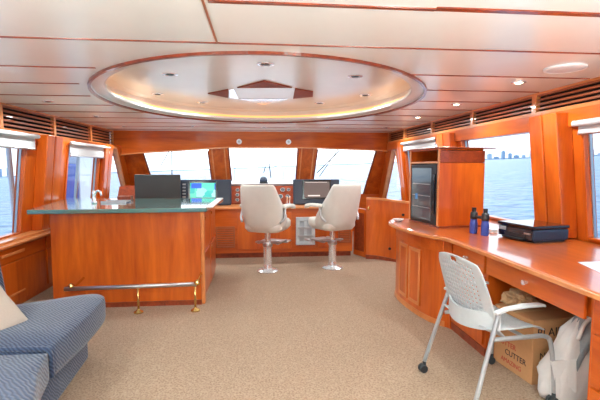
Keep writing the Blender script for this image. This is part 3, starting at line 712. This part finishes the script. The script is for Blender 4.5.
tb('base_board', .0, .50, -.01, .61, .822, .84, W_D, t, .004); tb('shelf', 0, .47, .03, .57, 1.455, 1.475, W_L, t, .003)
tb('top_board', -.03, .60, -.03, .63, 1.60, 1.612, W_D, t, .004); tb('top_frame', 0, .5, .03, .57, 1.585, 1.60, W_V, t)
tb('stile', -.004, .012, 0, .028, .84, 1.60, W_L, t); tb('stile', -.004, .012, .572, .60, .84, 1.60, W_L, t)
t = thing('glass_door_fridge', 'small black glass-fronted fridge built into the wooden tower', 'fridge', (1.9, 4.2, .842))
tb('cabinet', .03, .46, .04, .56, .842, 1.45, BLACK, t)
d = tb('door', -.005, .028, .04, .56, .845, 1.445, BLACK, t, .005)
tb('door_glass', -.008, -.004, .13, .53, .88, 1.41, FRG, d)
tb('handle', -.02, -.005, .055, .085, .95, 1.35, BLACKG, d, .004)
for z in (1.0, 1.12, 1.24): tb('shelf_edge', -.010, -.007, .15, .51, z, z+.008, STEEL, d)
tb('sticker', -.0105, -.0075, .40, .45, 1.08, 1.14, simple('sticker_blue', (.05, .25, .6), .4), d)
tag(obj('bottle_crate', B(2.02, 2.05, 4.9, 4.92, .822, .823), W_D), 'x', 'x') if False else None

# printer
A = Vector((2.06, 3.44)); rz = math.atan2(3.01-3.44, 2.13-2.06)
u = Vector((math.cos(rz), math.sin(rz))); v = Vector((-u.y, u.x))     # u along the printer front, v to its back (outboard)
t = thing('printer', 'black inkjet printer on the desk in front of the window', 'printer', (2.25, 3.2, .822))
tb('body', 0, .385, .015, .36, .835, .925, NAVY, t, .012); tb('scanner_lid', -.004, .389, 0.0, .365, .928, .955, BLACKG, t, .010)
tb('feet', .02, .365, .04, .34, .822, .835, BLACK, t)
tb('front_panel', .01, .375, .004, .015, .84, .925, BLACKG, t, .003); tb('paper_tray', .09, .31, -.03, .012, .838, .846, BLACK, t, .002)
tb('output_slot', .09, .31, -.0005, .004, .85, .88, BLACK, t); tb('control_display', .02, .10, -.004, .004, .89, .92, GREYPANEL, t, .002); tb('label_strip', .30, .365, .0, .004, .885, .897, STEEL, t)
# binoculars
t = thing('binoculars', 'blue and black binoculars standing upright on the desk', 'binoculars', (1.95, 3.53, .822))
for k, (x, y) in enumerate(((1.93, 3.60), (1.965, 3.47))):
    b = obj('barrel', lathe(nb(), [(.030, 0), (.034, .01), (.034, .09), (.028, .12), (.030, .13)], (x, y, .822), 18), BINO, t, smooth=False)
    obj('eyepiece', lathe(nb(), [(.030, .13), (.035, .15), (.030, .19), (.018, .20), (.020, .235), (.001, .238)], (x, y, .822), 18), BLACK, b)
obj('bridge', cyl(nb(), (1.93, 3.60, .975), (1.965, 3.47, .975), .014), BLACK, t)
tag(obj('paper_sheet', prism(nb(), [(1.86, 1.95), (2.10, 1.93), (2.16, 2.42), (1.99, 2.42)], .8225, .8245), PAPER, loc=(2, 2.2, .8225)), 'pale blue sheet of paper lying on the near end of the desk', 'paper')
tag(obj('glass_dish', lathe(nb(), [(.03, 0), (.05, .012), (.06, .03), (.055, .03), (.04, .012), (.001, .008)], (1.52, 4.46, .822), 18), WHITE, loc=(1.52, 4.46, .822)), 'small white dish on the worktop left of the fridge', 'dish')
tag(obj('paper_note', prism(nb(), [(2.10, 3.60), (2.16, 3.60), (2.16, 3.72), (2.10, 3.72)], .8225, .85), WHITE, loc=(2.13, 3.65, .8225)), 'small white card block beside the binoculars', 'card')

# ------------------------------------------------------------------ boxes, bags
def text(s, size, mat, parent, M, name='lettering'):
    c = bpy.data.curves.new('txt', 'FONT'); c.body = s; c.size = size; c.extrude = .0008; c.align_x = 'LEFT'
    o = bpy.data.objects.new('txt', c); C.objects.link(o); bpy.context.view_layer.update()
    me = bpy.data.meshes.new_from_object(o.evaluated_get(bpy.context.evaluated_depsgraph_get())); bpy.data.objects.remove(o)
    bm = nb(); bm.from_mesh(me); bmesh.ops.transform(bm, matrix=M, verts=bm.verts); return obj(name, bm, mat, parent, rec=False)
def frame(o, xd, yd):
    xd = Vector(xd).normalized(); yd = Vector(yd).normalized(); z = xd.cross(yd)
    return Matrix(((xd.x, yd.x, z.x, o[0]), (xd.y, yd.y, z.y, o[1]), (xd.z, yd.z, z.z, o[2]), (0,0,0,1)))
def cbox(label, cx0, cy0, w, d, z0, z1, rz, open_=False):
    t = thing('cardboard_box', label, 'box', (cx0, cy0, z0), 'cardboard boxes under the desk')
    ud = Vector((math.cos(rz), math.sin(rz), 0)); vd = Vector((-ud.y, ud.x, 0)); o = Vector((cx0, cy0, 0))
    P = lambda a, b, z: o+ud*a+vd*b+Vector((0,0,z))
    obj('carton', loft(nb(), [[P(0,0,z), P(w,0,z), P(w,d,z), P(0,d,z)] for z in (z0, z1)]), CARD, t, bev=.003)
    g = .004
    obj('flap', loft(nb(), [[P(g,g,z), P(w-g,g,z), P(w-g,d/2-.003,z), P(g,d/2-.003,z)] for z in (z1, z1+.004)]), CARD, t)
    obj('flap', loft(nb(), [[P(g,d/2+.003,z), P(w-g,d/2+.003,z), P(w-g,d-g,z), P(g,d-g,z)] for z in (z1, z1+.004)]), CARD, t)
    obj('tape', loft(nb(), [[P(0,d/2-.02,z), P(w,d/2-.02,z), P(w,d/2+.02,z), P(0,d/2+.02,z)] for z in (z1+.004, z1+.005)]), KRAFT, t)
    return t, P, ud, vd
t, P, ud, vd = cbox('lower cardboard box with red printing, on the carpet under the desk', 1.76, 2.48, .42, .38, 0, .245, math.radians(6))
for s_, z, m in (('BUTTER', .155, REDI), ('CUTTER', .105, BLKI), ('PERFORM', .05, REDI)): pass
text('CUTTER', .055, BLKI, t, frame(P(-.001, .26, .10), -vd, (0,0,1))); text('CUTTER', .05, REDI, t, frame(P(-.001, .34, .16), -vd, (0,0,1))); text('AMAZING', .045, REDI, t, frame(P(-.001, .30, .04), -vd, (0,0,1)))
text('NI', .06, BLKI, t, frame(P(.05, -.001, .17), ud, (0,0,1)))
t, P, ud, vd = cbox('upper cardboard box lettered in black, stacked on the lower box', 1.735, 2.45, .50, .36, .252, .435, math.radians(8))
text('BLAIR', .08, BLKI, t, frame(P(.03, -.001, .33), ud, (0,0,1)))
def lump(name, c, r, amp, sc, mat, label, cat, seed, zmin, flat=1, n=3):
    bm = nb(); bmesh.ops.create_icosphere(bm, subdivisions=n+1, radius=1)
    for q in bm.verts:
        d = q.co.normalized(); k = 1+amp*noise.noise(d*sc+Vector((seed, 0, 0)))+amp*.5*noise.noise(d*sc*2.5+Vector((0, seed, 0)))
        q.co = Vector((c[0]+d.x*r[0]*k, c[1]+d.y*r[1]*k, max(zmin, c[2]+d.z*r[2]*k)))
    o = obj(name, bm, mat, loc=(c[0], c[1], zmin), smooth=flat); return tag(o, label, cat)
lump('paper_bag', (1.80, 2.70, .50), (.10, .085, .06), .5, 2.6, KRAFT, 'crumpled brown paper bag on top of the upper box', 'paper bag', 3, .445, False)
# tote bag
t = thing('tote_bag', 'large white canvas tote bag slumped against the desk boxes', 'bag', (1.80, 2.22, 0))
bm = nb(); loops = []
for z, w, d, ox in ((.005, .18, .08, -.03), (.05, .20, .10, -.03), (.18, .19, .10, -.02), (.32, .16, .085, .01), (.43, .135, .06, .03), (.50, .10, .035, .05), (.525, .07, .015, .06)):
    L = []
    for i in range(40):
        a = 2*PI*i/40; cx = math.copysign(abs(math.cos(a))**.6, math.cos(a)); sy = math.copysign(abs(math.sin(a))**.7, math.sin(a))
        k = 1+.10*math.sin(a*9+z*9)*(.3+z)+.25*noise.noise(Vector((cx*2, sy*2, z*7)))
        L.append((1.95+ox*1.2+w*cx*k, 2.32+d*sy*k, z))
    loops.append(L)
loft(bm, loops); obj('bag_body', bm, TOTE, t, smooth=True)
obj('handle', arm([(1.88, 2.25, .40), (1.91, 2.24, .50), (1.97, 2.23, .535), (2.03, 2.24, .48), (2.05, 2.25, .38)], .012), TOTE, t, smooth=True)
obj('side_flap', loft(nb(), [[(1.76, 2.24, .0+.01), (1.86, 2.21, .01), (1.86, 2.225, .01), (1.76, 2.255, .01)], [(1.72, 2.25, .27), (1.85, 2.22, .29), (1.85, 2.235, .29), (1.72, 2.265, .27)]]), TOTE, t)
t = thing('denim_jacket', 'grey cloth draped over the top of the white tote bag', 'cloth', (1.86, 2.3, .5))
bm = nb(); G = []
for i in range(16):
    row = []
    for j in range(12):
        a = i/15; b = j/11
        x = 1.86+.24*a; y = 2.22+.20*b; z = .575-.9*(abs(b-.45))**2-.35*(abs(a-.6))**2*1.4+.022*noise.noise(Vector((a*6, b*6, 1)))
        row.append(bm.verts.new((x, y, z)))
    G.append(row)
for i in range(15):
    for j in range(11): bm.faces.new([G[i][j], G[i+1][j], G[i+1][j+1], G[i][j+1]])
o = obj('cloth', bm, DENIM, t, smooth=True); md = o.modifiers.new('s', 'SOLIDIFY'); md.thickness = .012

# ------------------------------------------------------------------ office chair (faces +X, local)
def office_chair(loc, rz):
    t = thing('office_chair', 'pale grey perforated plastic chair on castors at the desk', 'office chair')
    def shell(name, fn, nu, nv, hole, th=.01):
        bm = nb(); G = [[bm.verts.new(fn(i/nu, j/nv)) for j in range(nv+1)] for i in range(nu+1)]
        for i in range(nu):
            for j in range(nv):
                if not hole(i, j): bm.faces.new([G[i][j], G[i+1][j], G[i+1][j+1], G[i][j+1]])
        o = obj(name, bm, GREYP, t, smooth=True); md = o.modifiers.new('s', 'SOLIDIFY'); md.thickness = th*.5; md.offset = 0
        return o
    def back(u_, v_):   # u across, v up
        yy = (u_-.5)*2; w = .235 - .02*v_ + .012*math.sin(v_*PI)
        rc = 1 - .10*max(0, (v_-.85)/.15)**2 * 1.0
        x = -.13 - .13*v_ - .04*math.sin(v_*PI)*0 + .05*yy*yy*(1-.3*v_) ; z = .43 + .455*v_ - .03*yy*yy*v_
        if v_ < .1: x += .03*(1-v_/.1)
        return (x, yy*w*rc, z)
    shell('backrest', back, 33, 33, lambda i, j: (j > 7 and j < 30 and 5 <= i < 28 and i % 2 == 1 and j % 2 == 1) or (2 <= 33-j <= 3 and 14 <= i <= 18), .012)
    def seat(u_, v_):
        x = -.17+.41*u_; yy = (v_-.5)*2; w = .225-.02*abs(u_-.5)
        z = .452 + .018*yy*yy - .03*max(0, (u_-.8)/.2)**2 + .02*max(0, (.15-u_)/.15)
        return (x, yy*w, z)
    shell('seat', seat, 37, 37, lambda i, j: i > 3 and i < 33 and j > 3 and j < 33 and i % 2 == 1 and j % 2 == 1, .014)
    # wide lower band joining the back to the frame
    bm = nb(); lp = []
    for k in range(17):
        a = -1+2*k/16; x = -.20+.10*a*a; y = a*.245; z = .50+.03*a*a
        lp.append([(x-.008, y, z-.055), (x+.008, y, z-.055), (x+.008, y, z+.055), (x-.008, y, z+.055)])
    loft(bm, lp); obj('back_brace', bm, GREYP, t, bev=.003, smooth=False)
    for s in (-1, 1):
        obj('leg', arm([(-.27, s*.275, .075), (-.20, s*.262, .30), (-.13, s*.25, .52), (-.11, s*.248, .585)], .0135), GREYT, t, smooth=True)
        obj('leg', arm([(.27, s*.275, .075), (.265, s*.270, .20), (.25, s*.255, .37), (.215, s*.245, .415), (.10, s*.24, .42), (-.14, s*.24, .425)], .0135), GREYT, t, smooth=True)
        obj('armrest', loft(nb(), [[(x, s*(.25+dy*w), z+dz) for dy, dz in ((-1,-.008), (1,-.008), (1,.008), (-1,.008))] for x, z, w in ((-.14,.585,.018), (-.06,.605,.02), (.06,.615,.026), (.17,.612,.024), (.20,.605,.012))]), GREYP, t, bev=.004)
        for x in (-.27, .27):
            w = obj('castor', cyl(nb(), (x-.01, s*.275-.022, .027), (x-.01, s*.275-.006, .027), .027), RUBB, t); 
            obj('castor_wheel', cyl(nb(), (x-.01, s*.275+.006, .027), (x-.01, s*.275+.022, .027), .027), RUBB, w)
            obj('castor_fork', box(cyl(nb(), (x, s*.275, .05), (x, s*.275, .08), .012), x-.02, x+.012, s*.275-.005, s*.275+.005, .02, .055), RUBB, w)
    obj('cross_bar', tube(nb(), [(.08, -.24, .42), (.08, .24, .42)], .011), GREYT, t)
    t.location = loc; t.rotation_euler.z = rz
office_chair((1.44, 2.49, 0), math.radians(8))

# ------------------------------------------------------------------ sofa
t = thing('sofa', 'blue ripple-patterned built-in sofa along the left side', 'sofa', (-1.7, 2.3, 0))
def sec(pts, z0, z1, rz_=.05):
    cx = sum(p[0] for p in pts)/len(pts); cy = sum(p[1] for p in pts)/len(pts)
    def sc(k, z): return [(cx+(x-cx)*k, cy+(y-cy)*k, z) for x, y in pts]
    return loft(nb(), [sc(.97, z0), sc(1, z0+.03), sc(1.005, (z0+z1)/2), sc(1, z1-.04), sc(.985, z1-.012), sc(.95, z1), sc(.6, z1+.008)])
farc = [(v.x, v.y) for v in smoothpath([(-1.95, 3.02, 0), (-1.6, 3.20, 0), (-1.33, 3.34, 0), (-1.20, 3.30, 0), (-1.155, 3.16, 0), (-1.13, 2.75, 0), (-1.14, 2.33, 0)], 4)]
obj('seat_cushion', sec(farc+[(-1.95, 2.33)], .26, .44), BLUE, t, smooth=True)
obj('base', prism(nb(), [(-1.95, 3.0), (-1.60, 3.13), (-1.36, 3.22), (-1.27, 3.16), (-1.225, 2.6), (-1.22, 2.33), (-1.95, 2.33)], .0, .27), BLUE, t, bev=.02)
nearc = [(v.x, v.y) for v in smoothpath([(-1.14, 2.32, 0), (-1.08, 2.1, 0), (-.96, 1.8, 0), (-.9, 1.4, 0), (-.9, .6, 0)], 4)]
obj('seat_cushion', sec(nearc+[(-1.95, .6), (-1.95, 2.32)], .26, .43), BLUE, t, smooth=True)
obj('base', prism(nb(), [(-1.22, 2.32), (-1.17, 2.1), (-1.05, 1.8), (-1.0, 1.4), (-1.0, .6), (-1.95, .6), (-1.95, 2.32)], 0, .27), BLUE, t, bev=.02)
obj('welt', tube(nb(), smoothpath([(-1.92, 2.325, .445), (-1.5, 2.325, .445), (-1.18, 2.325, .44), (-1.135, 2.325, .42), (-1.13, 2.325, .33), (-1.13, 2.325, .28)]), .014, 8), PAPER if False else BLUE, t, smooth=True)
obj('backrest', loft(nb(), [[(-2.05, y0, .2), (-1.74, y0, .2), (-1.72, y0, .5), (-1.76, y0, .80), (-1.82, y0, .86), (-1.90, y0, .86), (-2.0, y0, .80)] for y0 in (.6, 1.8, 2.9, 3.02)]), BLUE, t, bev=.03)
# pillow
bm = nb(); N = 18; L0 = []; 
for sgn in (1, -1):
    G = []
    for i in range(N+1):
        row = []
        for j in range(N+1):
            a = i/N*2-1; b = j/N*2-1
            k = (max(0, (1-a**4)*(1-b**4)))**.5; pin = 1-.10*((1-abs(a))*(abs(b)**3)+(1-abs(b))*(abs(a)**3))
            row.append(bm.verts.new((a*.23*pin, b*.23*pin, sgn*.07*k)))
        G.append(row)
    for i in range(N):
        for j in range(N): bm.faces.new([G[i][j], G[i+1][j], G[i+1][j+1], G[i][j+1]])
bmesh.ops.remove_doubles(bm, verts=bm.verts, dist=1e-4)
M = Matrix.Translation((-1.70, 2.62, .555)) @ Euler((math.radians(8), math.radians(52), math.radians(-22))).to_matrix().to_4x4() @ Matrix.Rotation(math.radians(6), 4, 'Z')
bmesh.ops.transform(bm, matrix=M, verts=bm.verts)
tag(obj('throw_pillow', bm, PIL, loc=(-1.70, 2.66, .62), smooth=True), 'plain beige pillow leaning on the blue sofa', 'pillow')

for sx, YL, lb in ((-2.0, -.2, 'left'), (1.2, -.2, 'right'), (-1.2, -1.9, 'far left'), (1.2, -1.9, 'far right')):  # unseen standing uplighters, added only to brighten the ceiling
    t = thing('added_uplighter', 'added fill uplighter on a slim stand, unseen behind the viewer on the %s' % lb, 'added fill light', (sx, YL, 0))
    obj('stand', lathe(nb(), [(.14, 0), (.14, .015), (.02, .03), (.014, .05), (.014, 1.10), (.02, 1.11)], (sx, YL, 0), 20), STEEL, t)
    obj('fill_bowl', lathe(nb(), [(.02, 1.11), (.12, 1.14), (.19, 1.21), (.20, 1.23), (.185, 1.23), (.11, 1.16), (.001, 1.14)], (sx, YL, 0), 28), WHITE, t)
    l = bpy.data.lights.new('fill_glow', 'AREA'); l.shape = 'DISK'; l.size = .34; l.energy = UPL; l.color = (.80, .98, .95)
    lo = bpy.data.objects.new('fill_glow', l); C.objects.link(lo); lo.parent = t; lo.location = (0, 0, 1.225); lo.rotation_euler.x = PI
# ------------------------------------------------------------------ world, sun, camera
w = bpy.data.worlds.new('sky'); S.world = w; w.use_nodes = True; nt = w.node_tree
bg = nt.nodes['Background']
tc = nt.nodes.new('ShaderNodeTexCoord'); rot = nt.nodes.new('ShaderNodeVectorRotate'); rot.rotation_type = 'Y_AXIS'; rot.inputs['Angle'].default_value = math.radians(2.06)
nt.links.new(tc.outputs['Generated'], rot.inputs['Vector'])
sp = nt.nodes.new('ShaderNodeSeparateXYZ'); nt.links.new(rot.outputs[0], sp.inputs[0])
r = nt.nodes.new('ShaderNodeValToRGB'); e = r.color_ramp.elements
e[0].position = 0; e[0].color = (.72, .84, .95, 1); e[1].position = 1; e[1].color = (.30, .50, .90, 1)
k = e.new(.12); k.color = (.62, .78, .96, 1); k = e.new(.4); k.color = (.45, .65, .95, 1)
nt.links.new(sp.outputs['Z'], r.inputs['Fac'])
dt = nt.nodes.new('ShaderNodeVectorMath'); dt.operation = 'DOT_PRODUCT'; sd = Vector((.05, .9, .42)).normalized(); dt.inputs[1].default_value = sd
nt.links.new(rot.outputs[0], dt.inputs[0])
mxm = nt.nodes.new('ShaderNodeMath'); mxm.operation = 'MAXIMUM'; mxm.inputs[1].default_value = 0; nt.links.new(dt.outputs['Value'], mxm.inputs[0])
pw = nt.nodes.new('ShaderNodeMath'); pw.operation = 'POWER'; pw.inputs[1].default_value = 7; nt.links.new(mxm.outputs[0], pw.inputs[0])
ml = nt.nodes.new('ShaderNodeMath'); ml.operation = 'MULTIPLY'; ml.inputs[1].default_value = 3.0; nt.links.new(pw.outputs[0], ml.inputs[0])
ad = nt.nodes.new('ShaderNodeMix'); ad.data_type = 'RGBA'; ad.blend_type = 'ADD'; ad.inputs[0].default_value = 1
nt.links.new(r.outputs['Color'], ad.inputs[6]); nt.links.new(ml.outputs[0], ad.inputs[7])
nt.links.new(ad.outputs[2], bg.inputs['Color']); bg.inputs['Strength'].default_value = 1.0
sl = bpy.data.lights.new('sun', 'SUN'); sl.energy = 1.5; sl.angle = .05; sl.color = (1, .96, .9)
so = bpy.data.objects.new('sun', sl); C.objects.link(so); so.rotation_euler = Vector((.05, .9, 1.3)).to_track_quat('Z', 'Y').to_euler()
cam = bpy.data.cameras.new('camera'); co = bpy.data.objects.new('camera', cam); C.objects.link(co); S.camera = co
F = 420; cam.sensor_width = 36; cam.lens = F/600*36; cam.clip_end = 20000; cam.clip_start = .05
co.location = (0, 0, 1.42); co.rotation_euler = (PI/2-math.atan(33/F), 0, -math.atan(41/F))
S.view_settings.view_transform = 'Standard'; S.view_settings.look = 'None'; S.view_settings.gamma = 1; S.view_settings.use_curve_mapping = False
S.view_settings.exposure = .40
